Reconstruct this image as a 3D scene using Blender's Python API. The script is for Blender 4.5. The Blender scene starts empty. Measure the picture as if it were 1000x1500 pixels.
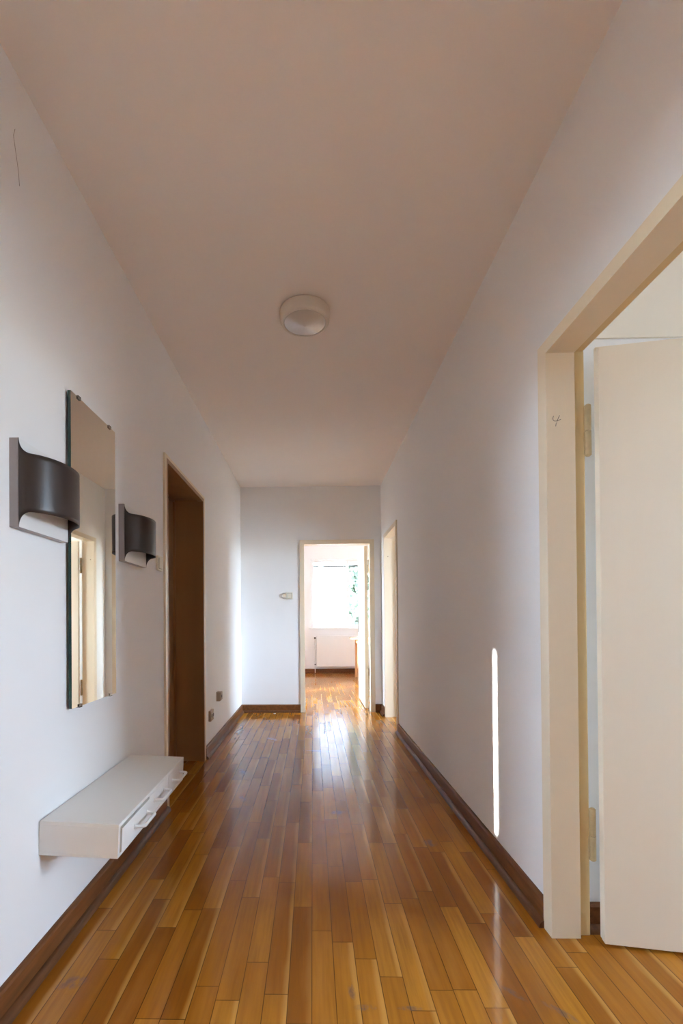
import bpy, bmesh, math, random
from mathutils import Vector, Matrix
random.seed(7)
SC = bpy.context.scene
COL = SC.collection

# ------------------------------------------------------------------ dimensions
XL, XR, H, YF = -0.841, 0.807, 2.646, 5.50      # hall: left face, right face, ceiling, far wall
TL, TR, TF = 0.23, 0.12, 0.15                    # wall thicknesses

# ------------------------------------------------------------------ materials
def new_mat(name):
    m = bpy.data.materials.new(name); m.use_nodes = True
    nt = m.node_tree; nt.nodes.clear()
    return m, nt
class G:
    """tiny node helper"""
    def __init__(s, nt): s.nt = nt
    def n(s, t, **k):
        nd = s.nt.nodes.new(t)
        for a, b in k.items(): setattr(nd, a, b)
        return nd
    def l(s, a, b): s.nt.links.new(a, b)
    def put(s, sock, v):
        if isinstance(v, bpy.types.NodeSocket): s.l(v, sock)
        else: sock.default_value = v
    def m(s, op, a, b=0.0, c=None):
        nd = s.n('ShaderNodeMath', operation=op)
        s.put(nd.inputs[0], a); s.put(nd.inputs[1], b)
        if c is not None: s.put(nd.inputs[2], c)
        return nd.outputs[0]
    def comb(s, x, y, z=0.0):
        nd = s.n('ShaderNodeCombineXYZ')
        s.put(nd.inputs[0], x); s.put(nd.inputs[1], y); s.put(nd.inputs[2], z)
        return nd.outputs[0]
    def noise(s, vec, scale, detail=2.0, rough=0.5):
        nd = s.n('ShaderNodeTexNoise'); s.put(nd.inputs['Vector'], vec)
        nd.inputs['Scale'].default_value = scale; nd.inputs['Detail'].default_value = detail
        nd.inputs['Roughness'].default_value = rough
        return nd.outputs[0]
    def white(s, vec):
        nd = s.n('ShaderNodeTexWhiteNoise', noise_dimensions='3D'); s.put(nd.inputs['Vector'], vec)
        return nd
    def ramp(s, f, stops):
        nd = s.n('ShaderNodeValToRGB'); s.put(nd.inputs[0], f)
        cr = nd.color_ramp
        while len(cr.elements) < len(stops): cr.elements.new(0.5)
        for e, (p, c) in zip(cr.elements, stops): e.position = p; e.color = (*c, 1)
        return nd.outputs[0]
    def mix(s, f, a, b, mode='MIX'):
        nd = s.n('ShaderNodeMix', data_type='RGBA', blend_type=mode)
        s.put(nd.inputs[0], f)
        s.put(nd.inputs[6], (*a, 1) if isinstance(a, tuple) else a)
        s.put(nd.inputs[7], (*b, 1) if isinstance(b, tuple) else b)
        return nd.outputs[2]
    def step(s, f, lo, hi):
        nd = s.n('ShaderNodeMapRange'); nd.clamp = True
        s.put(nd.inputs[0], f); nd.inputs[1].default_value = lo; nd.inputs[2].default_value = hi
        return nd.outputs[0]
    def out(s, shader):
        o = s.n('ShaderNodeOutputMaterial'); s.l(shader, o.inputs[0])
    def bump(s, h, strength, dist=0.002):
        nd = s.n('ShaderNodeBump'); s.put(nd.inputs['Height'], h)
        nd.inputs['Strength'].default_value = strength; nd.inputs['Distance'].default_value = dist
        return nd.outputs[0]

def principled(name, col, rough=0.5, metal=0.0, spec=0.5, var=0.04, vscale=3.0, bump=0.0, bscale=200.0, coat=0.0, stretch=None):
    m, nt = new_mat(name); g = G(nt)
    p = g.n('ShaderNodeBsdfPrincipled')
    tc = g.n('ShaderNodeTexCoord'); v = tc.outputs['Object']
    if stretch:
        mp = g.n('ShaderNodeMapping'); g.l(v, mp.inputs[0]); mp.inputs['Scale'].default_value = stretch; v = mp.outputs[0]
    f = g.noise(v, vscale, 4.0)
    lo = tuple(max(0, c*(1-var)) for c in col); hi = tuple(min(1, c*(1+var)) for c in col)
    g.l(g.mix(g.step(f, 0.3, 0.7), lo, hi), p.inputs['Base Color'])
    p.inputs['Roughness'].default_value = rough; p.inputs['Metallic'].default_value = metal
    p.inputs['Specular IOR Level'].default_value = spec
    p.inputs['Coat Weight'].default_value = coat; p.inputs['Coat Roughness'].default_value = 0.12
    if bump:
        g.l(g.bump(g.noise(v, bscale, 2.0), bump), p.inputs['Normal'])
    g.out(p.outputs[0]); return m

M = {}
M['wall'] = principled('plaster_white', (0.86, 0.855, 0.85), 0.9, spec=0.2, var=0.012, vscale=1.2, bump=0.05, bscale=110)
M['ceiling'] = principled('ceiling_paint', (0.89, 0.83, 0.78), 0.95, spec=0.15, var=0.012, vscale=1.0, bump=0.04, bscale=100)
M['cream'] = principled('cream_paint', (0.80, 0.69, 0.52), 0.32, spec=0.5, var=0.03, vscale=5, bump=0.12, bscale=60, stretch=(1, 1, 0.15))
M['oldcream'] = principled('yellowed_cream_paint', (0.66, 0.50, 0.25), 0.35, var=0.08, vscale=5, stretch=(1, 1, 0.1))
M['leaf'] = principled('cream_leaf_paint', (0.80, 0.71, 0.57), 0.35, spec=0.5, var=0.02, vscale=6, bump=0.18, bscale=90, stretch=(1, 1, 0.05))
M['hinge'] = principled('painted_hinge', (0.45, 0.34, 0.18), 0.35, var=0.1, vscale=40)
M['board'] = principled('baseboard_wood', (0.17, 0.062, 0.018), 0.45, spec=0.3, var=0.3, vscale=8, bump=0.1, bscale=90, stretch=(6, 0.6, 6), coat=0.0)
M['shoe'] = principled('shoe_wood', (0.13, 0.05, 0.018), 0.45, spec=0.3, var=0.3, vscale=10, stretch=(6, 0.6, 6), coat=0.05)
M['white'] = principled('white_lacquer', (0.80, 0.79, 0.76), 0.38, var=0.01, bump=0.05)
M['whitepaint'] = principled('white_gloss_paint', (0.82, 0.82, 0.81), 0.3, var=0.01)
M['gap'] = principled('painted_gap_shade', (0.06, 0.055, 0.05), 0.8)
M['shade'] = principled('brown_metal', (0.034, 0.022, 0.019), 0.34, metal=0.0, spec=0.6, var=0.05, vscale=20, bump=0.04, bscale=500)
M['liner'] = principled('white_enamel', (0.82, 0.81, 0.79), 0.4, var=0.01)
M['tray'] = principled('grey_tray', (0.36, 0.33, 0.33), 0.5, var=0.02)  # darker grey than the white plate in front of it
M['brownpaint'] = principled('brown_door_paint', (0.33, 0.175, 0.072), 0.36, var=0.12, vscale=6, bump=0.15, bscale=60, stretch=(1, 1, 0.08))
M['glassedge'] = principled('green_glass_edge', (0.008, 0.045, 0.032), 0.12, spec=0.7, var=0.25, vscale=14)
M['chrome'] = principled('chrome', (0.35, 0.34, 0.33), 0.25, metal=1.0, var=0.05)
M['darkmetal'] = principled('dark_metal', (0.10, 0.09, 0.08), 0.35, metal=0.6, var=0.05)
M['plastic'] = principled('cream_plastic', (0.74, 0.68, 0.55), 0.35, var=0.02)
M['oldplastic'] = principled('aged_plastic', (0.40, 0.29, 0.19), 0.4, var=0.05)
M['hole'] = principled('painted_hole_shade', (0.03, 0.02, 0.015), 0.6)
M['brass'] = principled('brass', (0.6, 0.45, 0.18), 0.3, metal=1.0)
M['radiator'] = principled('radiator_enamel', (0.80, 0.79, 0.77), 0.35, var=0.01)
M['orangewood'] = principled('light_orange_wood', (0.66, 0.36, 0.16), 0.4, var=0.12, vscale=8, stretch=(8, 8, 0.7))
M['graphite'] = principled('graphite', (0.05, 0.04, 0.035), 0.7)
M['bark'] = principled('bark', (0.16, 0.11, 0.07), 0.9, var=0.3, vscale=12)
M['crack'] = principled('plaster_crack', (0.36, 0.30, 0.28), 0.9)
M['paper'] = principled('white_paper', (0.85, 0.85, 0.85), 0.8)

def mat_mirror():
    m, nt = new_mat('mirror_silver'); g = G(nt)
    p = g.n('ShaderNodeBsdfPrincipled')
    tc = g.n('ShaderNodeTexCoord')
    f = g.noise(tc.outputs['Object'], 30, 3)
    g.l(g.mix(f, (0.80, 0.76, 0.66), (0.83, 0.79, 0.69)), p.inputs['Base Color'])
    p.inputs['Metallic'].default_value = 1; p.inputs['Roughness'].default_value = 0.015
    g.out(p.outputs[0]); return m
M['mirror'] = mat_mirror()

def mat_pane():
    m, nt = new_mat('window_glass'); g = G(nt)
    t = g.n('ShaderNodeBsdfTransparent'); t.inputs[0].default_value = (0.96, 0.975, 0.97, 1)
    gl = g.n('ShaderNodeBsdfGlossy'); gl.inputs['Roughness'].default_value = 0.02
    fr = g.n('ShaderNodeFresnel'); fr.inputs[0].default_value = 1.35
    mx = g.n('ShaderNodeMixShader'); g.l(fr.outputs[0], mx.inputs[0]); g.l(t.outputs[0], mx.inputs[1]); g.l(gl.outputs[0], mx.inputs[2])
    g.out(mx.outputs[0]); return m
M['pane'] = mat_pane()

def mat_translucent(name, col, tcol, f, open_=0.0):
    m, nt = new_mat(name); g = G(nt)
    d = g.n('ShaderNodeBsdfDiffuse'); t = g.n('ShaderNodeBsdfTranslucent')
    tc = g.n('ShaderNodeTexCoord'); nz = g.noise(tc.outputs['Object'], 14, 3)
    g.l(g.mix(nz, tuple(c*0.75 for c in col), tuple(min(1, c*1.2) for c in col)), d.inputs[0])
    g.l(g.mix(nz, tuple(c*0.75 for c in tcol), tuple(min(1, c*1.2) for c in tcol)), t.inputs[0])
    mx = g.n('ShaderNodeMixShader'); mx.inputs[0].default_value = f
    g.l(d.outputs[0], mx.inputs[1]); g.l(t.outputs[0], mx.inputs[2])
    if open_:                                   # open weave lets some light straight through
        tr = g.n('ShaderNodeBsdfTransparent'); m2 = g.n('ShaderNodeMixShader'); m2.inputs[0].default_value = open_
        g.l(mx.outputs[0], m2.inputs[1]); g.l(tr.outputs[0], m2.inputs[2]); mx = m2
    g.out(mx.outputs[0]); return m
M['blind'] = mat_translucent('white_blind_cloth', (0.88, 0.88, 0.88), (0.93, 0.93, 0.93), 0.64)
M['foliage'] = mat_translucent('green_leaves', (0.16, 0.19, 0.15), (0.16, 0.20, 0.14), 0.5)
M['bounceground'] = mat_translucent('light_bounce_ground', (0.42, 0.36, 0.29), (0.42, 0.36, 0.29), 0.0)  # pale warm tone chosen to bounce daylight up onto the ceilings

def mat_lamp():
    """white plastic with fine concentric grooves"""
    m, nt = new_mat('ribbed_lamp_glass'); g = G(nt)
    p = g.n('ShaderNodeBsdfPrincipled')
    tc = g.n('ShaderNodeTexCoord'); sep = g.n('ShaderNodeSeparateXYZ'); g.l(tc.outputs['Object'], sep.inputs[0])
    r = g.m('SQRT', g.m('ADD', g.m('MULTIPLY', sep.outputs[0], sep.outputs[0]), g.m('MULTIPLY', sep.outputs[1], sep.outputs[1])))
    w = g.m('SINE', g.m('MULTIPLY', r, 2*math.pi/0.0035))
    p.inputs['Base Color'].default_value = (0.62, 0.56, 0.50, 1)
    p.inputs['Roughness'].default_value = 0.07; p.inputs['Specular IOR Level'].default_value = 1.0
    g.l(g.bump(w, 0.05, 0.0004), p.inputs['Normal'])
    g.out(p.outputs[0]); return m
M['lampdisc'] = mat_lamp()
M['lampbody'] = principled('lamp_housing', (0.74, 0.68, 0.60), 0.45, var=0.01)

def mat_floor():
    m, nt = new_mat('oak_strip_parquet'); g = G(nt)
    p = g.n('ShaderNodeBsdfPrincipled')
    geo = g.n('ShaderNodeNewGeometry'); sep = g.n('ShaderNodeSeparateXYZ'); g.l(geo.outputs['Position'], sep.inputs[0])
    x, y = sep.outputs[0], sep.outputs[1]
    W = 0.0675
    u = g.m('DIVIDE', g.m('ADD', x, 10.0), W); row = g.m('FLOOR', u); fu = g.m('FRACT', u)
    wr = g.white(g.comb(row, 3.3)).outputs['Value']; wr2 = g.white(g.comb(row, 9.1)).outputs['Value']
    L = g.m('MULTIPLY_ADD', wr, 0.16, 0.42)
    v = g.m('ADD', g.m('DIVIDE', g.m('ADD', y, 20.0), L), g.m('MULTIPLY', wr2, 17.0))
    colr = g.m('FLOOR', v); fv = g.m('FRACT', v)
    idn = g.white(g.comb(row, colr, 1.7)); sid = g.n('ShaderNodeSeparateXYZ'); g.l(idn.outputs['Color'], sid.inputs[0])
    a, b, c = sid.outputs
    base = g.ramp(a, [(0.0, (0.265, 0.083, 0.008)), (0.3, (0.345, 0.122, 0.011)), (0.65, (0.412, 0.156, 0.014)), (1.0, (0.51, 0.216, 0.024))])
    # grain runs along each board
    gv = g.comb(g.m('ADD', g.m('MULTIPLY', x, 70.0), g.m('MULTIPLY', b, 60.0)), g.m('ADD', g.m('MULTIPLY', y, 3.2), g.m('MULTIPLY', c, 40.0)), 0.0)
    gr = g.noise(gv, 1.0, 6.0, 0.62)
    base = g.mix(g.m('MULTIPLY', g.step(gr, 0.40, 0.72), 0.48), base, (0.20, 0.068, 0.014))
    gv2 = g.comb(g.m('ADD', g.m('MULTIPLY', x, 16.0), g.m('MULTIPLY', c, 60.0)), g.m('ADD', g.m('MULTIPLY', y, 2.2), g.m('MULTIPLY', a, 40.0)), 0.0)
    cloud = g.noise(gv2, 1.0, 3.0)
    base = g.mix(g.m('MULTIPLY', g.step(cloud, 0.45, 0.75), 0.35), base, (0.58, 0.245, 0.04))
    # pale sapwood along one edge of some boards
    sap = g.m('MULTIPLY', g.step(b, 0.54, 0.60), g.step(g.m('ADD', fu, g.m('MULTIPLY', g.m('SUBTRACT', cloud, 0.5), 0.5)), 0.70, 0.90))
    base = g.mix(g.m('MULTIPLY', sap, 0.55), base, (0.70, 0.37, 0.085))
    # pores
    pv = g.comb(g.m('MULTIPLY', x, 520.0), g.m('MULTIPLY', y, 22.0), 0.0)
    pore = g.step(g.noise(pv, 1.0, 2.0), 0.66, 0.78)
    base = g.mix(g.m('MULTIPLY', pore, 0.22), base, (0.10, 0.035, 0.01))
    # small knots and worn-in spots
    vor = g.n('ShaderNodeTexVoronoi'); g.l(geo.outputs['Position'], vor.inputs['Vector']); vor.inputs['Scale'].default_value = 3.4
    sel = g.m('GREATER_THAN', g.white(vor.outputs['Position']).outputs['Value'], 0.45)
    knot = g.m('MULTIPLY', sel, g.m('SUBTRACT', 1.0, g.step(vor.outputs['Distance'], 0.006, 0.022)))
    base = g.mix(g.m('MULTIPLY', knot, 0.75), base, (0.05, 0.018, 0.008))
    # seams
    e1 = g.m('MINIMUM', fu, g.m('SUBTRACT', 1.0, fu)); e2 = g.m('MULTIPLY', g.m('MINIMUM', fv, g.m('SUBTRACT', 1.0, fv)), g.m('DIVIDE', L, W))
    wob = g.m('MULTIPLY', g.noise(geo.outputs['Position'], 9.0, 2.0), 0.018)
    seam = g.m('SUBTRACT', 1.0, g.step(g.m('SUBTRACT', g.m('MINIMUM', e1, e2), wob), 0.0, 0.016))
    base = g.mix(g.m('MULTIPLY', seam, 0.75), base, (0.030, 0.010, 0.004))
    # grey scuffs that lie on the boards: (x, y, rx, ry, rot)
    sn = g.noise(g.comb(g.m('MULTIPLY', x, 55.0), g.m('MULTIPLY', y, 22.0)), 1.0, 5.0, 0.7)
    tot = 0.0
    for (sx, sy, rx, ry, rot) in STAINS:
        dx = g.m('SUBTRACT', x, sx); dy = g.m('SUBTRACT', y, sy)
        cr, sr = math.cos(rot), math.sin(rot)
        ax = g.m('DIVIDE', g.m('ADD', g.m('MULTIPLY', dx, cr), g.m('MULTIPLY', dy, sr)), rx)
        ay = g.m('DIVIDE', g.m('SUBTRACT', g.m('MULTIPLY', dy, cr), g.m('MULTIPLY', dx, sr)), ry)
        d = g.m('ADD', g.m('MULTIPLY', ax, ax), g.m('MULTIPLY', ay, ay))
        k = g.m('MULTIPLY', g.m('SUBTRACT', 1.0, g.step(d, 0.2, 1.0)), g.step(sn, 0.38, 0.56))
        tot = g.m('MAXIMUM', tot, k)
    base = g.mix(g.m('MULTIPLY', tot, 0.62), base, (0.115, 0.075, 0.055))
    g.l(base, p.inputs['Base Color'])
    # varnish: worn in the middle, boards tilt a hair
    wear = g.noise(g.comb(g.m('MULTIPLY', x, 5.0), g.m('MULTIPLY', y, 1.6)), 1.0, 4.0, 0.6)
    fine = g.noise(g.comb(g.m('MULTIPLY', x, 60.0), g.m('MULTIPLY', y, 18.0)), 1.0, 4.0, 0.65)
    rough = g.m('ADD', g.m('MULTIPLY_ADD', wear, 0.18, 0.09), g.m('MULTIPLY', fine, 0.03))
    rough = g.m('ADD', rough, g.m('MULTIPLY', tot, 0.25))
    g.l(rough, p.inputs['Roughness'])
    p.inputs['Specular IOR Level'].default_value = 0.06
    p.inputs['Coat Weight'].default_value = 0.50; g.l(g.m('MULTIPLY', rough, 0.60), p.inputs['Coat Roughness'])
    h = g.m('ADD', g.m('MULTIPLY', seam, -0.55), g.m('ADD', g.m('MULTIPLY', fine, 0.04), g.m('MULTIPLY', g.m('MULTIPLY', fu, g.m('SUBTRACT', a, 0.5)), 0.12)))
    g.l(g.bump(h, 0.05, 0.0008), p.inputs['Normal'])
    g.out(p.outputs[0]); return m
STAINS = [(-0.717, 1.375, 0.05, 0.03, 0.3), (0.552, 2.255, 0.04, 0.04, 0.5), (0.563, 1.352, 0.012, 0.045, 0.75), (0.661, 1.29, 0.014, 0.055, 0.8),
          (0.104, 1.354, 0.012, 0.035, 0.1), (0.137, 1.297, 0.035, 0.014, 0.0), (0.258, 1.296, 0.04, 0.010, 0.0), (-0.505, 3.325, 0.03, 0.07, 0.4),
          (0.05, 3.849, 0.16, 0.014, -0.12), (-0.428, 2.813, 0.022, 0.06, 0.3), (0.133, 2.613, 0.05, 0.03, 0.1), (-0.38, 4.25, 0.03, 0.09, 0.7)]
M['floor'] = mat_floor()

# ------------------------------------------------------------------ geometry helpers
def tag(o, label=None, cat=None, group=None, kind=None):
    if label: o['label'] = label
    if cat: o['category'] = cat
    if group: o['group'] = group
    if kind: o['kind'] = kind
    return o
def empty(name, loc=(0, 0, 0), parent=None):
    o = bpy.data.objects.new(name, None); COL.objects.link(o); o.location = loc
    o.empty_display_size = 0.05
    if parent: o.parent = parent
    return o
def link(name, bm, mats, parent=None, loc=None, smooth=False, rot=None):
    bmesh.ops.recalc_face_normals(bm, faces=bm.faces)
    me = bpy.data.meshes.new(name); bm.to_mesh(me); bm.free()
    for mm in (mats if isinstance(mats, (list, tuple)) else [mats]): me.materials.append(mm)
    if smooth:
        for p in me.polygons: p.use_smooth = True
    o = bpy.data.objects.new(name, me); COL.objects.link(o)
    if loc: o.location = loc
    if rot: o.rotation_euler = rot
    if parent: o.parent = parent
    return o
def add_box(bm, x0, x1, y0, y1, z0, z1, bevel=0.0, seg=2):
    r = bmesh.ops.create_cube(bm, size=1.0)
    vs = r['verts']
    for v in vs:
        v.co = Vector((x0 + (v.co.x+.5)*(x1-x0), y0 + (v.co.y+.5)*(y1-y0), z0 + (v.co.z+.5)*(z1-z0)))
    if bevel:
        es = list({e for v in vs for e in v.link_edges})
        bmesh.ops.bevel(bm, geom=es, offset=bevel, segments=seg, affect='EDGES', profile=0.6)
def boxes(name, bl, mat, parent=None, bevel=0.0, loc=None, rot=None):
    bm = bmesh.new()
    for b in bl: add_box(bm, *b, bevel=bevel)
    return link(name, bm, mat, parent, loc=loc, rot=rot)
def add_cyl(bm, p0, p1, r, seg=20, r2=None, cap=True):
    p0, p1 = Vector(p0), Vector(p1); d = p1-p0
    mt = Matrix.Translation((p0+p1)/2) @ d.to_track_quat('Z', 'Y').to_matrix().to_4x4()
    bmesh.ops.create_cone(bm, cap_ends=cap, segments=seg, radius1=r, radius2=r if r2 is None else r2, depth=d.length, matrix=mt)
def add_tube(bm, pts, r, seg=10, closed=False):
    pts = [Vector(p) for p in pts]; rings = []
    n = len(pts)
    ref = Vector((0, 0, 1))
    for i, p in enumerate(pts):
        t = (pts[min(i+1, n-1)] - pts[max(i-1, 0)]).normalized()
        rf = ref if abs(t.dot(ref)) < 0.95 else Vector((1, 0, 0))
        s = t.cross(rf).normalized(); w = s.cross(t).normalized()
        rings.append([bm.verts.new(p + (s*math.cos(2*math.pi*k/seg) + w*math.sin(2*math.pi*k/seg))*r) for k in range(seg)])
    for a, b in zip(rings, rings[1:]):
        for k in range(seg): bm.faces.new((a[k], a[(k+1) % seg], b[(k+1) % seg], b[k]))
    bm.faces.new(rings[0]); bm.faces.new(rings[-1])
def add_lathe(bm, prof, cx=0, cy=0, seg=64):
    rings = []
    for r, z in prof:
        if r < 1e-6: rings.append([bm.verts.new((cx, cy, z))])
        else: rings.append([bm.verts.new((cx+r*math.cos(2*math.pi*k/seg), cy+r*math.sin(2*math.pi*k/seg), z)) for k in range(seg)])
    for a, b in zip(rings, rings[1:]):
        for k in range(seg):
            q = [a[k % len(a)], a[(k+1) % len(a)], b[(k+1) % len(b)], b[k % len(b)]]
            q = list(dict.fromkeys(q))
            if len(q) > 2: bm.faces.new(q)
def add_prism(bm, pts, axis, a0, a1):
    """closed 2-D outline swept along an axis ('x': pts=(y,z); 'y': pts=(x,z); 'z': pts=(x,y))"""
    def P(u, v, w):
        return {'x': (w, u, v), 'y': (u, w, v), 'z': (u, v, w)}[axis]
    A = [bm.verts.new(P(u, v, a0)) for u, v in pts]; B = [bm.verts.new(P(u, v, a1)) for u, v in pts]
    n = len(pts)
    for i in range(n): bm.faces.new((A[i], A[(i+1) % n], B[(i+1) % n], B[i]))
    bm.faces.new(A); bm.faces.new(B)

# ------------------------------------------------------------------ shell
def wall(name, axis, a0, a1, t0, t1, holes=(), z1=H, mat='wall'):
    """axis 'x' = the wall runs along x (a=x, t=y); 'y' = runs along y (a=y, t=x). holes: (a0,a1,z0,z1)"""
    bl = []
    def bx(p, q, zz0, zz1):
        if q-p < 1e-5 or zz1-zz0 < 1e-5: return
        bl.append((p, q, t0, t1, zz0, zz1) if axis == 'x' else (t0, t1, p, q, zz0, zz1))
    cur = a0
    for (h0, h1, hz0, hz1) in sorted(holes):
        bx(cur, h0, 0, z1); bx(h0, h1, 0, hz0); bx(h0, h1, hz1, z1); cur = h1
    bx(cur, a1, 0, z1)
    o = boxes(name, bl, M[mat]); o['kind'] = 'structure'
    return o

D0 = (0.10, 0.9775); D1 = (0.725, 1.585); D2 = (2.69, 3.56); D3 = (4.51, 5.19)
HOLE = 0.025
WL = wall('wall_left', 'y', -3.15, 5.65, XL-TL, XL, [(D0[0]-HOLE, D0[1]+HOLE, 0, 2.0), (D2[0]-HOLE, D2[1]+HOLE, 0, 2.0)])
M['wallcream'] = principled('cream_band', (0.82, 0.76, 0.65), 0.9, spec=0.2, var=0.012, vscale=1.2, bump=0.05, bscale=110)
WR = wall('wall_right', 'y', -1.95, 5.65, XR, XR+TR, [(D1[0]-HOLE, D1[1]+HOLE, 0, 2.0), (D3[0]-HOLE, D3[1]+HOLE, 0, 2.0)])
KD = (-0.094, 0.672)
wall('wall_far', 'x', -2.1, XL-TL, YF, YF+TF); bpy.data.objects['wall_far'].name = 'wall_far_left_room'
wall('wall_far', 'x', XL, XR, YF, YF+TF, [(KD[0]-HOLE, KD[1]+HOLE, 0, 1.99)])
wall('wall_kitchen_near', 'x', XR+TR, 3.8, YF, YF+TF)
wall('wall_back', 'x', XL, XR, -1.35, -1.2)
wall('wall_left_room_back', 'x', -3.8, XL-TL, -3.15, -3.0)
wall('wall_left_room_side', 'x', -3.8, XL-TL, 1.8, 1.95)
LW = (-1.14, 1.10, 1.43, 2.36)
wall('wall_left_room_outer', 'y', -3.0, 1.8, -3.8, -3.6, [LW])
wall('wall_closet_outer', 'y', 1.95, 5.5, -2.1, -1.9)
RW = (0.36, 1.34, 1.00, 2.26)
wall('wall_right_room_outer', 'y', -1.8, 1.64, 4.4, 4.6, [RW])
wall('wall_right_room_back', 'x', XR+TR, 4.6, -1.95, -1.8)
wall('wall_right_room_side', 'x', XR+TR, 4.6, 1.64, 1.76)
t_ = boxes('upper_band_1', [(XR+TR, 4.4, 1.632, 1.6395, 2.03, H-.001)], M['wallcream']); t_['kind'] = 'structure'  # guessed cream band on the wall above door height
R2W = (2.90, 4.38, 0.75, 2.36)
wall('wall_second_room_outer', 'y', 1.76, 5.5, 3.6, 3.8, [R2W])
KW = (-0.035, 1.75, 0.93, 2.34)
KX0, KX1, KY = -1.5, 2.2, 9.63
wall('wall_kitchen_far', 'x', KX0-.2, KX1+.2, KY, KY+.27, [KW])
KB = (5.80, 6.26, 0.06, 2.10); KS = (6.40, 7.15, 0.95, 2.20)  # unseen kitchen side windows, added to brighten it and cast a sun patch
wall('wall_kitchen_left', 'y', YF+TF, KY, KX0-.2, KX0, [KB, KS])
wall('wall_kitchen_right', 'y', YF+TF, KY, KX1, KX1+.2)
fl = boxes('floor', [(-3.8, 4.6, -3.15, 1.95, -0.2, 0), (-2.1, 4.6, 1.95, 9.9, -0.2, 0)], M['floor']); fl['kind'] = 'structure'
ce = boxes('ceiling', [(-3.8, 4.6, -3.15, 1.95, H, H+.2), (-2.1, 4.6, 1.95, 9.9, H, H+.2)], M['ceiling']); ce['kind'] = 'structure'

# hairline crack in the left wall
bm = bmesh.new(); add_tube(bm, [(XL+.0003, 1.315, 2.475), (XL+.0003, 1.308, 2.45), (XL+.0003, 1.316, 2.42), (XL+.0003, 1.33, 2.37), (XL+.0003, 1.335, 2.33)], 0.0007, 6)
link('plaster_crack', bm, M['crack'], WL)

# ------------------------------------------------------------------ windows
def window(n, axis, hole, t0, t1, mull=(), inward=1, frame=0.06, sill=True, t_frame=None, sash=0.05, portal=True, low=False):
    a0, a1, z0, z1 = hole
    tc = (t0+t1)/2 if t_frame is None else t_frame
    root = empty('window_%d' % n, ((a0+a1)/2, tc, z0) if axis == 'x' else (tc, (a0+a1)/2, z0)); root['kind'] = 'structure'
    L = Vector(root.location)
    def B(p, q, zz0, zz1, d0, d1):
        b = (p, q, tc+d0, tc+d1, zz0, zz1) if axis == 'x' else (tc+d0, tc+d1, p, q, zz0, zz1)
        return (b[0]-L.x, b[1]-L.x, b[2]-L.y, b[3]-L.y, b[4]-L.z, b[5]-L.z)
    d = 0.035
    fr = [B(a0, a0+frame, z0, z1, -d, d), B(a1-frame, a1, z0, z1, -d, d), B(a0+frame, a1-frame, z1-frame, z1, -d, d), B(a0+frame, a1-frame, z0, z0+frame, -d, d)]
    boxes('window_frame', fr, M['whitepaint'], root, bevel=0.004)
    cuts = [a0+frame] + list(mull) + [a1-frame]
    for i, mu in enumerate(mull):
        boxes('mullion', [B(mu-.025, mu+.025, z0+frame, z1-frame, -d-.008*inward, d)], M['whitepaint'], root, bevel=0.004)
    for p, q in zip(cuts, cuts[1:]):
        boxes('window_pane', [B(p, q, z0+frame, z1-frame, -.003, .003)], M['pane'], root)
    if sill:
        s = -inward
        if axis == 'x' : pass
        e = t0-0.05 if inward > 0 else t1+0.05     # inner edge of the sill board
        e0 = e-tc; e1 = -d*inward
        boxes('window_sill', [B(a0-.04, a1+.04, z0-.035, z0-.002, min(e0, e1), max(e0, e1))], M['whitepaint'], root, bevel=0.005)
    if portal:
        lt = bpy.data.lights.new('window_daylight', 'AREA'); lt.shape = 'RECTANGLE'; lt.size = a1-a0; lt.size_y = z1-z0
        lt.cycles.is_portal = True
        ob = bpy.data.objects.new('window_daylight', lt); COL.objects.link(ob)
        # the portal's -Z looks into the room
        out = t1+0.01 if inward > 0 else t0-0.01
        dirv = Vector((0, -inward, 0)) if axis == 'x' else Vector((-inward, 0, 0))
        ob.location = ((a0+a1)/2, out, (z0+z1)/2) if axis == 'x' else (out, (a0+a1)/2, (z0+z1)/2)
        ob.rotation_euler = dirv.to_track_quat('-Z', 'Z').to_euler()
    return root
window(1, 'x', KW, KY, KY+.27, mull=(0.725, 1.25), inward=1, t_frame=KY+.10)
window(2, 'y', LW, -3.8, -3.6, mull=(0.1,), inward=-1, t_frame=-3.70)
window(3, 'y', RW, 4.4, 4.6, mull=(), inward=1)
window(4, 'y', R2W, 3.6, 3.8, mull=(3.2,), inward=1)
window(5, 'y', KB, KX0-.2, KX0, inward=-1, sill=False)
window(6, 'y', KS, KX0-.2, KX0, inward=-1)

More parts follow.
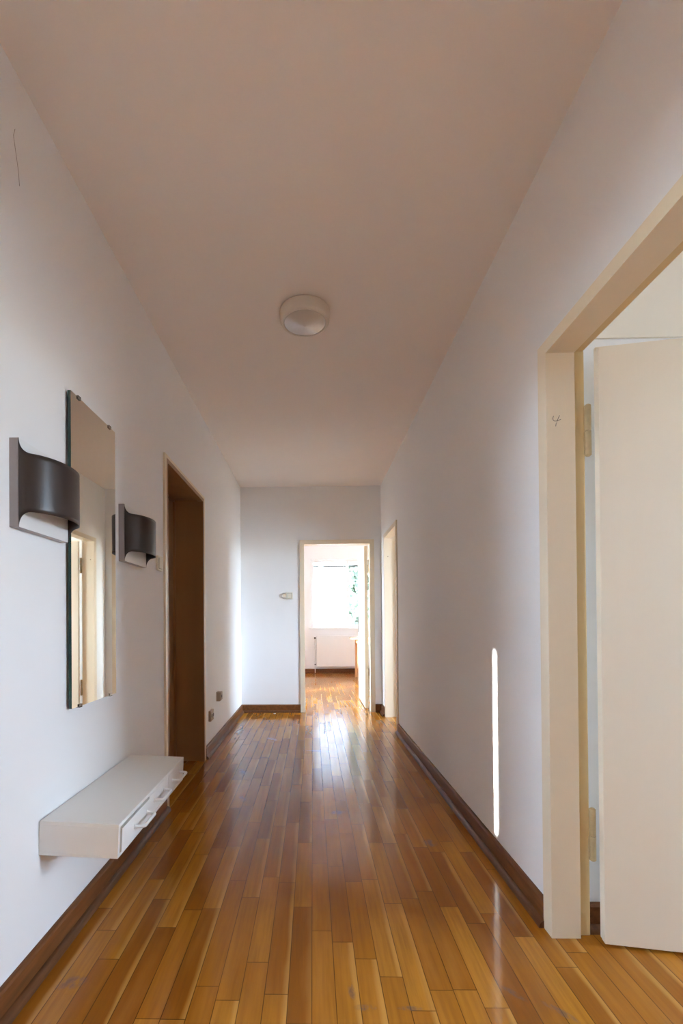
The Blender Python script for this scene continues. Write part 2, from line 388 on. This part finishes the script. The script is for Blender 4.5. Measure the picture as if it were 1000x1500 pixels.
# ------------------------------------------------------------------ doors
def door_frame_y(n, side, d, zt, t_hall, t_room, jambcut=None, rooms=True, lining=None, proom=.012, phall=.012, strip=None):
    """frame in a wall running along y. side=+1 right wall, -1 left wall. t_hall/t_room: x of the two wall faces"""
    root = empty('door_%d' % n, (t_hall, (d[0]+d[1])/2, 0)); root['kind'] = 'structure'
    ox, oy = t_hall, (d[0]+d[1])/2
    s = side; P = phall
    xh = t_hall - s*P; xr = t_room + s*proom
    xc = jambcut if jambcut is not None else t_room - s*0.035
    def S(a, b): return (min(a, b)-ox, max(a, b)-ox)
    bl = []
    R = 0.014                                        # depth of the rebate step
    CW, CH = 0.056, 0.043
    y0, y1 = d
    for (yi, sg) in ((y1, 1), (y0, -1)):
        def Y(a, b): return (min(yi+sg*a, yi+sg*b)-oy, max(yi+sg*a, yi+sg*b)-oy)
        bl.append((*S(xh, xc), *Y(0, HOLE), 0, zt))              # thick lining on the hall side
        bl.append((*S(xc, xr), *Y(R, HOLE), 0, zt+R))            # rebated part
        bl.append((*S(xh, t_hall), *Y(HOLE, CW), 0, zt+HOLE))    # hall architrave
        if rooms and proom > 0: bl.append((*S(t_room, xr), *Y(HOLE, 0.05), 0, zt+HOLE))
    bl.append((*S(xh, xc), y0-HOLE-oy, y1+HOLE-oy, zt, zt+HOLE))
    bl.append((*S(xc, xr), y0-HOLE-oy, y1+HOLE-oy, zt+R, zt+HOLE))
    bl.append((*S(xh, t_hall), y0-CW-oy, y1+CW-oy, zt+HOLE, zt+CH))
    if rooms and proom > 0: bl.append((*S(t_room, xr), y0-.05-oy, y1+.05-oy, zt+HOLE, zt+.05))
    if strip:
        st = [b for b in bl if abs(max(b[0], b[1])-(xr-ox)) < 1e-6 and abs(min(b[0], b[1])-(xc-ox)) < 1e-6]
        bl = [b for b in bl if b not in st]
        boxes('rebate_strip', st, M[strip], root, bevel=.004)
    fr = [b for b in bl if lining is None or abs(b[1]-b[0]) < .0125]
    bm = bmesh.new()
    for b in fr: add_box(bm, *b)
    link('door_frame', bm, M['cream'], root)
    if lining is not None:
        bm = bmesh.new()
        for b in bl:
            if b not in fr: add_box(bm, *b)
        link('frame_lining', bm, lining, root)
    return root
def hinge(parent, x, y, z0, z1, fx, fy):
    """painted two-knuckle lift-off hinge; fx,fy = direction of the plate"""
    bm = bmesh.new(); zm = (z0+z1)/2 - .004; r = .0105
    add_cyl(bm, (x, y, zm+.0015), (x, y, z1-.004), r); add_cyl(bm, (x, y, z1-.004), (x, y, z1), r, r2=r*.6)
    add_cyl(bm, (x, y, z0+.004), (x, y, zm-.0015), r); add_cyl(bm, (x, y, z0), (x, y, z0+.004), r*.6, r2=r)
    add_cyl(bm, (x, y, zm-.003), (x, y, zm+.003), r*.6)
    add_box(bm, min(x, x+fx)-.0015, max(x, x+fx)+.0015, min(y, y+fy)-.0015, max(y, y+fy)+.0015, z0+.006, zm-.003)
    return link('hinge', bm, M['hinge'], parent, smooth=False)
def lever(name, parent, px, py, pz, out, along):
    """lever handle with long escutcheon; out = unit vec off the leaf, along = unit vec of the lever"""
    o, a = Vector(out), Vector(along); bm = bmesh.new(); P = Vector((px, py, pz))
    c = P + o*.003
    q = [P+a*.018+o*.0, P-a*.018+o*.0]
    for s0, s1, zz0, zz1, th in ((-.018, .018, -.15, .07, .006),):
        vs = [P+a*s0, P+a*s1]
        lo = Vector((min(v.x for v in vs), min(v.y for v in vs), 0)); hi = Vector((max(v.x for v in vs), max(v.y for v in vs), 0))
        e = o*th
        add_box(bm, min(lo.x, lo.x+e.x), max(hi.x, hi.x+e.x), min(lo.y, lo.y+e.y), max(hi.y, hi.y+e.y), pz+zz0, pz+zz1, bevel=.0015)
    pts = [P, P+o*.03, P+o*.043+a*.004, P+o*.050+a*.016, P+o*.052+a*.05, P+o*.051+a*.115]
    add_tube(bm, pts, .008, 12)
    return link(name, bm, M['darkmetal'], parent)

# door_1: near right, standing open into the next room
r1 = door_frame_y(1, 1, D1, 1.955, XR, XR+TR, jambcut=0.883, proom=-.004, phall=.019, strip='oldcream')
def local(root, x, y, z=0): return (x-root.location.x, y-root.location.y, z-root.location.z)
ang = math.atan2(-0.038, 0.218)
bm = bmesh.new()
# leaf in its own frame: x along the leaf from the hinge, y thickness (face at -0.04)
add_box(bm, 0.0, 0.838, -.040, -.013, .010, 1.948, bevel=.0025)
add_box(bm, .001, 0.851, -.014, 0.0, .010, 1.963, bevel=.0025)
lf = link('door_leaf', bm, M['leaf'], r1, loc=local(r1, 0.944, 1.583), rot=(0, 0, ang))
lever('door_handle', lf, 0.79, -.040, 1.05, (0, -1, 0), (-1, 0, 0))
hx, hy = local(r1, 0.932, 1.597)[:2]
hinge(r1, hx, hy, 1.610, 1.785, -.012, .0)
hinge(r1, hx, hy, 0.251, 0.428, -.012, .0)
# pencilled number 4 on the jamb that faces down the hall
bm = bmesh.new(); cx, cz, yy = 0.823, 1.726, D1[1]-.0004
def pen(pts): add_tube(bm, [local(r1, cx+a, yy, cz+b) for a, b in pts], .0008, 6)
pen([(-.011, .017), (-.0135, .009), (-.012, .002), (-.006, -.001), (.003, .001), (.013, .005)])
pen([(.009, .018), (.005, .010), (.001, .000), (-.003, -.010), (-.004, -.018)])
link('pencilled_number', bm, M['graphite'], r1)
# tiny nail dot low on the architrave
bm = bmesh.new(); add_cyl(bm, local(r1, XR-.0126, 1.60, .36), local(r1, XR-.0119, 1.60, .36), .002, 10); link('nail_head', bm, M['graphite'], r1)

# door_2: left wall, deep reveal, closed
r2 = door_frame_y(2, -1, D2, 1.982, XL, XL-TL, jambcut=XL-.030, lining=M['brownpaint'])
bm = bmesh.new()
add_box(bm, *[v for v in (XL-TL-.030-XL, XL-TL+.008-XL, D2[0]-.012-(D2[0]+D2[1])/2, D2[1]+.012-(D2[0]+D2[1])/2, .006, 1.985)], bevel=.002)
l2 = link('door_leaf', bm, M['brownpaint'], r2)
lever('door_handle', l2, XL-TL+.008-XL, D2[0]+.07-(D2[0]+D2[1])/2, 1.05, (1, 0, 0), (0, 1, 0))
# stop bead that runs round the inner edge of the reveal
yc = (D2[0]+D2[1])/2
boxes('stop_bead', [(-TL+.008, -TL+.024, D2[1]-yc-.0, D2[1]-yc+.0145, 0, 1.982), (-TL+.008, -TL+.024, D2[0]-yc-.0145, D2[0]-yc, 0, 1.982), (-TL+.008, -TL+.024, D2[0]-yc, D2[1]-yc, 1.982, 1.996)], M['brownpaint'], r2)

# door_3: far right opening, its leaf stands open into the second room
r3 = door_frame_y(3, 1, D3, 1.975, XR, XR+TR, jambcut=0.885)
bm = bmesh.new(); add_cyl(bm, local(r3, .835, D3[1]+.0005, 1.77), local(r3, .835, D3[1]-.0006, 1.77), .006, 10); link('paint_chip', bm, M['oldplastic'], r3)
bm = bmesh.new()
add_box(bm, 0.0, 0.660, -.040, -.013, .010, 1.968, bevel=.0025)
add_box(bm, .001, 0.673, -.014, 0.0, .010, 1.983, bevel=.0025)
lf3 = link('door_leaf', bm, M['leaf'], r3, loc=local(r3, 0.960, 5.192), rot=(0, 0, math.radians(-7)))
lever('door_handle', lf3, 0.61, -.040, 1.05, (0, -1, 0), (-1, 0, 0))
hx, hy = local(r3, 0.949, 5.200)[:2]
hinge(r3, hx, hy, 1.620, 1.795, -.012, .0)
hinge(r3, hx, hy, 0.251, 0.428, -.012, .0)
# door_4: opening behind the camera on the left
r4 = door_frame_y(4, -1, D0, 1.975, XL, XL-TL, jambcut=XL-.18)

# door_5: kitchen door at the end of the hall
kc = (KD[0]+KD[1])/2
r5 = empty('door_5', (kc, YF, 0)); r5['kind'] = 'structure'
zt = 1.965; bl = []
for xi, sg in ((KD[1], 1), (KD[0], -1)):
    def Xs(a, b): return (min(xi+sg*a, xi+sg*b)-kc, max(xi+sg*a, xi+sg*b)-kc)
    bl += [(*Xs(0, HOLE), -.012, .10, 0, zt), (*Xs(.014, HOLE), .10, TF+.012, 0, zt+.014), (*Xs(HOLE, .052), -.012, 0, 0, zt+HOLE), (*Xs(HOLE, .05), TF, TF+.012, 0, zt+HOLE)]
bl += [(KD[0]-HOLE-kc, KD[1]+HOLE-kc, -.012, .10, zt, zt+HOLE), (KD[0]-HOLE-kc, KD[1]+HOLE-kc, .10, TF+.012, zt+.014, zt+HOLE),
       (KD[0]-.052-kc, KD[1]+.052-kc, -.012, 0, zt+HOLE, zt+.050), (KD[0]-.05-kc, KD[1]+.05-kc, TF, TF+.012, zt+HOLE, zt+.05)]
boxes('door_frame', bl, M['cream'], r5)
bm = bmesh.new()
add_box(bm, -.040, 0, 0, .80, .010, 1.965, bevel=.002)
kl = link('door_leaf', bm, M['leaf'], r5, loc=(0.668-kc, 5.675-YF, 0), rot=(0, 0, 0.0))
lever('door_handle', kl, -.040, .735, 1.06, (-1, 0, 0), (0, -1, 0))
lever('door_handle', kl, 0.0, .735, 1.06, (1, 0, 0), (0, -1, 0))
hinge(r5, .680-kc, 5.668-YF, 1.64, 1.80, .006, 0)
hinge(r5, .680-kc, 5.668-YF, 0.24, 0.40, .006, 0)

# ------------------------------------------------------------------ baseboards
def baseboard(name, axis, a0, a1, t, sgn):
    """board + shoe moulding; t = wall face, sgn = direction into the room"""
    hb, tb = .090, .016
    prof = [(0, 0), (sgn*tb, 0), (sgn*tb, hb-.010), (sgn*(tb-.004), hb-.003), (sgn*(tb-.009), hb), (0, hb)]
    bm = bmesh.new()
    add_prism(bm, [(t+u, v) for u, v in prof], 'y' if axis == 'y' else 'x', a0, a1)
    o = link(name, bm, M['board']); o['kind'] = 'structure'
    pr = [(sgn*tb, 0)] + [(sgn*(tb+.020*math.cos(i*math.pi/12)), .024*math.sin(i*math.pi/12)) for i in range(7)]
    bm = bmesh.new()
    add_prism(bm, [(t+u, v) for u, v in pr], 'y' if axis == 'y' else 'x', a0, a1)
    link('shoe_moulding', bm, M['shoe'], o)
    return o
baseboard('baseboard_left_near', 'y', D0[1]+.053, D2[0]-.053, XL, 1)
baseboard('baseboard_left_far', 'y', D2[1]+.053, YF, XL, 1)
baseboard('baseboard_right_near', 'y', D1[1]+.053, D3[0]-.053, XR, -1)
baseboard('baseboard_right_far', 'y', D3[1]+.053, YF, XR, -1)
baseboard('baseboard_right_behind', 'y', -1.2, D1[0]-.053, XR, -1)
baseboard('baseboard_left_behind', 'y', -1.2, D0[0]-.053, XL, 1)
baseboard('baseboard_far_left', 'x', XL, KD[0]-.052, YF, -1)
baseboard('baseboard_far_right', 'x', KD[1]+.052, XR, YF, -1)
baseboard('baseboard_right_room', 'x', XR+TR, 4.4, 1.64, -1)
baseboard('baseboard_kitchen_far', 'x', KX0, KX1, KY, -1)
baseboard('baseboard_kitchen_left', 'y', 6.20, KY, KX0, 1)

# ------------------------------------------------------------------ wall mirror
def wall_mirror():
    y0, y1, z0, z1 = 1.582, 1.942, 0.768, 1.858
    root = empty('wall_mirror', (XL, (y0+y1)/2, z0)); tag(root, 'tall narrow frameless mirror with green glass edge on the left wall between the two sconces', 'mirror')
    hy = (y1-y0)/2; h = z1-z0
    bm = bmesh.new(); add_box(bm, .009, .020, -hy, hy, 0, h)
    bm.faces.ensure_lookup_table(); bmesh.ops.recalc_face_normals(bm, faces=bm.faces)
    for f in bm.faces:
        if f.normal.x > .9: f.material_index = 1
    link('mirror_glass', bm, [M['glassedge'], M['mirror']], root)
    for (yy, zz, s) in ((-hy+.055, h, 1), (hy-.055, h, 1), (-hy+.055, 0, -1), (hy-.055, 0, -1)):
        bm = bmesh.new()
        add_box(bm, 0, .024, yy-.010, yy+.010, min(zz, zz+s*.004), max(zz, zz+s*.004), bevel=.0008)
        add_box(bm, .0205, .024, yy-.010, yy+.010, min(zz+s*.004, zz-s*.008), max(zz+s*.004, zz-s*.008), bevel=.0008)
        link('mirror_clip', bm, M['chrome'], root)
wall_mirror()

# ------------------------------------------------------------------ wall sconces
def sconce(name):
    root = empty(name)
    hw, dep, so = .1325, .082, .0265
    N, K = 56, 12
    def outline(t):
        """half height at parameter t (arc -1..1): concave corners that swing out to long tips"""
        e = (1-abs(t))*.175                     # distance from the tip along the sheet
        R = .043
        if e < R: return .125 - math.sqrt(max(0, R*R-(R-e)**2))*1.0
        return .125-R
    ts = []
    for i in range(N+1):
        w = -math.cos(math.pi*i/N); ts.append(w)   # denser towards the tips
    def pt(t, off=0.0):
        a = t*math.pi/2
        n = Vector((math.cos(a)/dep, math.sin(a)/hw, 0)).normalized()
        return Vector((so+dep*math.cos(a), hw*math.sin(a), 0)) + n*off
    def sheet(off0, off1, shrink=0.0):
        bm = bmesh.new(); R = []
        for t in ts:
            hh = max(outline(t)-shrink, .002)
            R.append((pt(t, off0), pt(t, off1), hh))
        rows = []
        for (p, q, hh) in R:
            rows.append([[bm.verts.new(p+Vector((0, 0, -hh+2*hh*k/K))) for k in range(K+1)], [bm.verts.new(q+Vector((0, 0, -hh+2*hh*k/K))) for k in range(K+1)]])
        for A, B in zip(rows, rows[1:]):
            for k in range(K):
                bm.faces.new((A[0][k], A[0][k+1], B[0][k+1], B[0][k])); bm.faces.new((A[1][k], B[1][k], B[1][k+1], A[1][k+1]))
            for k in (0, K): bm.faces.new((A[0][k], B[0][k], B[1][k], A[1][k]))
        for A in (rows[0], rows[-1]):
            for k in range(K): bm.faces.new((A[0][k], A[1][k], A[1][k+1], A[0][k+1]))
        return bm
    s = link('sconce_shade', sheet(0, -.0018), M['shade'], root, smooth=True)
    for o in (s,):
        for p in o.data.polygons:
            if abs(p.normal.z) > .3: p.use_smooth = False
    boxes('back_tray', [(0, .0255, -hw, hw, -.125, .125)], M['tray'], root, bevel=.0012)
    boxes('reflector_plate', [(.0256, .0264, -hw+.002, hw-.002, -.124, .124)], M['liner'], root)
    bm = bmesh.new(); add_cyl(bm, (.026, 0, -.01), (.040, 0, -.01), .012, 20); add_cyl(bm, (.050, 0, -.030), (.050, 0, .004), .014, 20); add_box(bm, .036, .052, -.010, .010, -.022, 0)
    link('lamp_holder', bm, M['liner'], root)
    bm = bmesh.new(); bmesh.ops.create_uvsphere(bm, u_segments=20, v_segments=14, radius=.0175, matrix=Matrix.Translation((.050, 0, .030)))
    add_cyl(bm, (.050, 0, .004), (.050, 0, .020), .0125, 20)
    link('light_bulb', bm, M['liner'], root, smooth=True)
    return root
s1 = sconce('wall_sconce'); s1.location = (XL, 1.4175, 1.454)
tag(s1, 'brown metal wall sconce before the mirror, the nearer and larger-looking of two', 'wall lamp', 'brown wall sconces beside the mirror')
s2 = s1.copy(); COL.objects.link(s2); s2.location = (XL, 2.153, 1.454)
tag(s2, 'brown metal wall sconce between the mirror and the brown left doorway', 'wall lamp', 'brown wall sconces beside the mirror')
for ch in list(s1.children):
    c = ch.copy(); COL.objects.link(c); c.parent = s2

# ------------------------------------------------------------------ floating console with three drawers
def console():
    y0, y1, z0, z1, dp = 1.418, 2.134, .3535, .4575, .244
    root = empty('wall_console', (XL, (y0+y1)/2, z0)); tag(root, 'white floating console shelf with three drawers mounted low on the left wall', 'console')
    hy = (y1-y0)/2; h = z1-z0; T = .012
    bm = bmesh.new()
    add_box(bm, 0, dp, -hy, hy, h-T, h, bevel=.0012)             # top
    add_box(bm, 0, dp, -hy, hy, 0, .010, bevel=.0012)            # bottom
    add_box(bm, .0005, dp-.0003, -hy, -hy+.014, .010, h-T, bevel=.0)
    add_box(bm, .0005, dp-.0003, hy-.014, hy, .010, h-T)
    add_box(bm, .0, .008, -hy+.014, hy-.014, .010, h-T)
    for yy in ((1.6875-.003)-(y0+y1)/2, (1.9125-.003)-(y0+y1)/2): add_box(bm, .008, dp-.02, yy, yy+.006, .010, h-T)
    link('console_body', bm, M['white'], root)
    root.rotation_euler = (0, math.radians(2.6), 0)
    c = (y0+y1)/2
    for i, (a, b, dz, push, hc, zc) in enumerate(((1.4395, 1.6860, -.0075, .003, 1.600, .045), (1.6885, 1.9115, -.001, .0, 1.800, .055), (1.9150, 2.1190, -.001, .0, 2.020, .055))):
        bz1 = h-T-.0012+dz; bz0 = .0115
        bm = bmesh.new()
        add_box(bm, dp-.016+push, dp-.0006+push, a-c+.0005, b-c-.0005, bz0, bz1, bevel=.001)
        for (p, q, r_, s_, t_, u_) in ((.012, dp-.016, a-c+.004, a-c+.010, .014, h-T-.02), (.012, dp-.016, b-c-.010, b-c-.004, .014, h-T-.02), (.012, dp-.016, a-c+.004, b-c-.004, .014, .018), (.012, .018, a-c+.004, b-c-.004, .014, h-T-.02)):
            add_box(bm, p, q, r_, s_, t_, u_)
        dr = link('drawer', bm, M['white'], root)
        hyc = hc-c; x0 = dp+push-.0006; R = .010
        bm = bmesh.new(); w = .057; pr = .032
        pts = [(x0-.001, hyc-w, zc)]
        for k in range(7):
            a_ = k*math.pi/12; pts.append((x0+pr-R+R*math.sin(a_), hyc-w+.004+R-R*math.cos(a_), zc))
        for k in range(7):
            a_ = k*math.pi/12; pts.append((x0+pr-R+R*math.cos(a_), hyc+w-.004-R+R*math.sin(a_), zc))
        pts.append((x0-.001, hyc+w, zc))
        add_tube(bm, pts, .0056, 12)
        for s in (-1, 1): add_cyl(bm, (x0-.0005, hyc+s*w, zc), (x0+.003, hyc+s*w, zc), .008, 16)
        link('drawer_handle', bm, M['whitepaint'], dr, smooth=False)
console()

# ------------------------------------------------------------------ ceiling lamp
def ceiling_lamp():
    root = empty('ceiling_lamp', (-0.028, 2.385, H)); tag(root, 'round white flush ceiling lamp with a ribbed cone disc', 'ceiling lamp')
    bm = bmesh.new(); add_lathe(bm, [(0, 0), (.120, 0), (.126, -.004), (.128, -.010), (.126, -.052), (.122, -.060), (.114, -.064), (.106, -.063), (.104, -.058), (.0, -.056)])
    link('lamp_housing', bm, M['lampbody'], root, smooth=True)
    bm = bmesh.new(); add_lathe(bm, [(0, -.08105)]+[(r_, -.0628-(.1035-r_)*.1763) for r_ in (.002, .004, .03, .06, .09, .099, .1020, .1035)]+[(.1045, -.0600), (.1035, -.0575), (0, -.057)], seg=128)
    link('lamp_disc', bm, M['lampdisc'], root, smooth=True)
ceiling_lamp()

# ------------------------------------------------------------------ switches and sockets
def rocker_switch(name, loc, rot, w, h, d):
    root = empty(name, loc); root.rotation_euler = rot       # +x leaves the wall, y along it
    boxes('switch_plate', [(0, d, -w/2, w/2, -h/2, h/2)], M['plastic'], root, bevel=.003)
    bm = bmesh.new(); a, b = w*.33, h*.34
    add_prism(bm, [(d-.001, -b), (d+.003, -b), (d+.006, b), (d-.001, b)], 'y', -a, a)
    link('rocker', bm, M['plastic'], root)
    boxes('rocker_gap_shade', [(d-.002, d+.0006, -a-.002, a+.002, -b-.002, b+.002)], M['gap'], root)  # dark plate, the shade of the joint put into its colour
    return root
tag(rocker_switch('light_switch', (XL, 2.541, 1.382), (0, 0, 0), .080, .080, .014), 'cream rocker switch between the far sconce and the brown left doorway', 'light switch')
sw = rocker_switch('light_switch', (-.270, YF, 1.363), (0, 0, -math.pi/2), .080, .078, .020)
tag(sw, 'cream rocker switch on the far wall left of the open kitchen doorway', 'light switch')
boxes('conduit_box', [(0, .022, -.080, -.042, -.022, .022)], M['plastic'], sw, bevel=.004)
so = empty('double_socket', (XL, 3.795, .303)); tag(so, 'aged double power socket low on the left wall just past the doorway', 'power socket')
boxes('socket_plate', [(0, .020, -.040, .070, -.042, .042)], M['oldplastic'], so, bevel=.003)
for k in (-1, 1):
    bm = bmesh.new(); yy = .015+k*.027
    add_cyl(bm, (.0195, yy, 0), (.0225, yy, 0), .022, 24); link('socket_ring', bm, M['plastic'], so)
    bm = bmesh.new(); add_cyl(bm, (.0226, yy, 0), (.0230, yy, 0), .017, 24); cup = link('socket_cup_shade', bm, M['hole'], so)  # raised dark disc, shade of the recess put into its colour
te = empty('wall_outlet', (XL, 4.10, .412)); tag(te, 'small brownish outlet box higher up the left wall, nearer the far corner', 'wall outlet')
bm = bmesh.new(); add_prism(bm, [(0, -.040), (.030, -.040), (.040, -.030), (.040, .036), (.034, .040), (0, .040)], 'y', -.036, .036)
link('outlet_box', bm, M['oldplastic'], te)
bm = bmesh.new(); add_cyl(bm, (.0398, 0, 0), (.0415, 0, 0), .012, 20); link('outlet_hole_shade', bm, M['hole'], te)  # dark disc painted as the shaded opening

# small white scrap on the floor by the far baseboard
bm = bmesh.new(); add_prism(bm, [(-.012, -.006), (.006, -.009), (.014, .002), (.004, .009), (-.010, .006)], 'z', 0, .004)
sc_ = link('paper_scrap', bm, M['paper'], loc=(-.445, 5.40, 0)); tag(sc_, 'tiny white scrap lying on the floor by the far baseboard', 'scrap')

# ------------------------------------------------------------------ kitchen
def radiator():
    x0, x1, z0, z1 = .075, 1.55, .144, .770
    yb, yf = 9.60, 9.49
    root = empty('radiator', (x0, yb, 0)); tag(root, 'white panel radiator under the kitchen window', 'radiator')
    bm = bmesh.new()
    add_box(bm, 0, x1-x0, yf-yb, yf-yb+.016, z0, z1, bevel=.004)
    add_box(bm, 0, x1-x0, -.022, -.006, z0, z1, bevel=.004)
    link('radiator_panel', bm, M['radiator'], root)
    bm = bmesh.new(); n = 44
    for i in range(n):
        x = .02+(x1-x0-.04)*i/(n-1); add_box(bm, x-.003, x+.003, yf-yb+.016, -.022, z0+.02, z1-.01)
    link('convector_fins', bm, M['radiator'], root)
    bm = bmesh.new()
    add_tube(bm, [(-.03, yf-yb+.05, z1-.045), (-.03, yf-yb+.05, .05), (-.03, yf-yb+.07, .02), (-.03, .018, .012)], .009, 12)
    add_tube(bm, [(-.032, yf-yb+.05, z1-.045), (.004, yf-yb+.05, z1-.045)], .009, 12)
    add_tube(bm, [(-.03, yf-yb+.05, z0+.045), (.004, yf-yb+.05, z0+.045)], .009, 12)
    link('radiator_pipe', bm, M['radiator'], root)
    bm = bmesh.new(); add_cyl(bm, (-.03, yf-yb+.045, z1-.045), (-.03, yf-yb-.02, z1-.045), .020, 20)
    link('radiator_valve', bm, M['darkmetal'], root)
    bm = bmesh.new(); add_cyl(bm, (-.03, yf-yb+.045, z0+.045), (-.03, yf-yb+.01, z0+.045), .013, 16)
    link('return_valve', bm, M['darkmetal'], root)
radiator()
def table():
    root = empty('kitchen_table', (0.80, 8.34, 0)); tag(root, 'light orange wooden kitchen table seen past the open kitchen door', 'table')
    w, d, h = 1.0, .62, .755
    boxes('tabletop', [(-.10, w+.03, -.03, d+.03, h-.022, h)], M['orangewood'], root, bevel=.003)
    boxes('apron', [(.03, w-.03, .012, .030, h-.10, h-.022), (.03, w-.03, d-.030, d-.012, h-.10, h-.022), (.012, .030, .03, d-.03, h-.10, h-.022), (w-.030, w-.012, .03, d-.03, h-.10, h-.022)], M['orangewood'], root)
    for (x, y) in ((0, 0), (w-.045, 0), (0, d-.045), (w-.045, d-.045)):
        boxes('leg', [(x, x+.045, y, y+.045, 0, h-.022)], M['orangewood'], root, bevel=.003)
table()
bl_ = empty('roller_blind', (.36, KY+.045, 2.24)); tag(bl_, 'white roller blind drawn over the left kitchen window pane', 'blind')
boxes('blind_cloth', [(-.335, .338, -.001, .001, -1.245, -.06)], M['blind'], bl_)
bm = bmesh.new(); add_cyl(bm, (-.335, 0, -1.245), (.338, 0, -1.245), .006, 12); link('bottom_rail', bm, M['whitepaint'], bl_)
for k in (-.30, .28):
    bm = bmesh.new(); add_tube(bm, [(k, 0, -.062), (k, 0, .045), (k, .02, .045)], .0012, 6)
    link('hanging_cord', bm, M['whitepaint'], bl_)
# shutter slats at the head of the window
sh = empty('roller_shutter', (.83, KY+.19, 2.20)); tag(sh, 'edge of the pulled-up roller shutter across the top of the kitchen window', 'shutter')
boxes('shutter_slat', [(-.90, .90, -.006, .006, .03, .075)], M['radiator'], sh, bevel=.003)
boxes('bottom_slat', [(-.90, .90, -.008, .008, .000, .024)], M['darkmetal'], sh, bevel=.003)

# ------------------------------------------------------------------ outdoors
gd = boxes('ground', [(-60, 60, -60, 60, -0.9, -0.8)], M['bounceground']); tag(gd, kind='structure')  # unseen ground, coloured to reflect light into the rooms
def tree(loc, R, hh, n, label, seed):
    rnd = random.Random(seed)
    root = empty('leafy_tree', loc); tag(root, label, 'tree', None)
    bm = bmesh.new(); add_cyl(bm, (0, 0, 0), (.05, 0, hh*.75), .13, 14, r2=.05)
    for k in range(9):
        a = rnd.uniform(0, 6.28); z = hh*rnd.uniform(.3, .65)
        add_tube(bm, [(0, 0, z), (math.cos(a)*R*.4, math.sin(a)*R*.4, z+.5), (math.cos(a)*R*.75, math.sin(a)*R*.75, z+1.2)], .03, 7)
    link('trunk', bm, M['bark'], root)
    bm = bmesh.new()
    clumps = [(Vector((rnd.uniform(-R*.75, R), rnd.gauss(0, R*.4), rnd.uniform(hh*.10, hh))), rnd.uniform(.3, .55)) for _ in range(110)]
    clumps += [(Vector((rnd.uniform(-R*1.7, -R*.5), rnd.gauss(0, R*.3), rnd.uniform(hh*.62, hh))), .35) for _ in range(24)]
    for i in range(n):
        c, r = rnd.choice(clumps)
        p = c+Vector((rnd.gauss(0, 1), rnd.gauss(0, 1), rnd.gauss(0, 1)))*r*.5
        d = Vector((rnd.gauss(0, 1), rnd.gauss(0, 1), rnd.gauss(0, 1))).normalized(); s = d.orthogonal().normalized()
        l, w = rnd.uniform(.15, .24), rnd.uniform(.06, .10)
        bm.faces.new([bm.verts.new(p), bm.verts.new(p+d*l*.5+s*w), bm.verts.new(p+d*l), bm.verts.new(p+d*l*.5-s*w)])
    link('foliage', bm, M['foliage'], root)
tree((2.9, 15.0, -.8), 2.2, 5.6, 36000, 'pale green leafy tree outside the kitchen window', 3)

# ------------------------------------------------------------------ daylight
w = bpy.data.worlds.new('sky'); SC.world = w; w.use_nodes = True
nt = w.node_tree; nt.nodes.clear(); g = G(nt)
tc = g.n('ShaderNodeTexCoord'); sp = g.n('ShaderNodeSeparateXYZ'); g.l(tc.outputs['Generated'], sp.inputs[0])
SKY = 9.0
colr = g.ramp(g.step(sp.outputs[2], -0.2, 1.0), [(0.0, (0.20, 0.21, 0.18)), (0.165, (0.55, 0.60, 0.62)), (0.20, (0.64, 0.79, 1.0)), (0.6, (0.58, 0.75, 1.0)), (1.0, (0.40, 0.60, 1.0))])
bg = g.n('ShaderNodeBackground'); g.l(colr, bg.inputs[0]); bg.inputs[1].default_value = SKY
o = g.n('ShaderNodeOutputWorld'); g.l(bg.outputs[0], o.inputs[0])
K, T = 0.70, 0.306
sun = bpy.data.lights.new('sun', 'SUN'); sun.energy = 6.5; sun.angle = math.radians(0.53); sun.color = (1.0, 0.97, 0.93)
so_ = bpy.data.objects.new('sun', sun); COL.objects.link(so_)
so_.location = (-20, -14, 8); so_.rotation_euler = Vector((1, K, -T)).to_track_quat('-Z', 'Y').to_euler()

# ------------------------------------------------------------------ camera (a shift lens, 16.5 mm on a 24x36 frame held upright)
cam = bpy.data.cameras.new('camera'); co = bpy.data.objects.new('camera', cam); COL.objects.link(co); SC.camera = co
f, cx, cy = 687.14, 443.13, 905.56
pitch, roll, yaw = 0.00713, 0.00735, -0.02112
cam.sensor_fit = 'VERTICAL'; cam.sensor_height = 36; cam.sensor_width = 24; cam.lens = f*36/1500
cam.shift_x = (500-cx)/1500; cam.shift_y = (cy-750)/1500
cam.clip_start = 0.02; cam.clip_end = 200
fwd = Vector((math.sin(yaw)*math.cos(pitch), math.cos(yaw)*math.cos(pitch), math.sin(pitch)))
right = Vector((math.cos(yaw), -math.sin(yaw), 0)).normalized(); up = right.cross(fwd).normalized()
u_ = up*math.cos(roll) + right*math.sin(roll)
r_ = u_.cross(-fwd).normalized()
mt = Matrix((( r_.x, u_.x, -fwd.x, 0), (r_.y, u_.y, -fwd.y, 0), (r_.z, u_.z, -fwd.z, 1.06), (0, 0, 0, 1)))
co.matrix_world = mt

SC.view_settings.view_transform = 'Standard'; SC.view_settings.look = 'None'
SC.view_settings.exposure = 2.92; SC.view_settings.gamma = 1.0; SC.view_settings.use_curve_mapping = False
SC.cycles.max_bounces = 14; SC.cycles.diffuse_bounces = 9; SC.cycles.glossy_bounces = 5; SC.cycles.transparent_max_bounces = 12
SC.cycles.sample_clamp_indirect = 8.0
SC.cycles.denoising_prefilter = 'NONE'
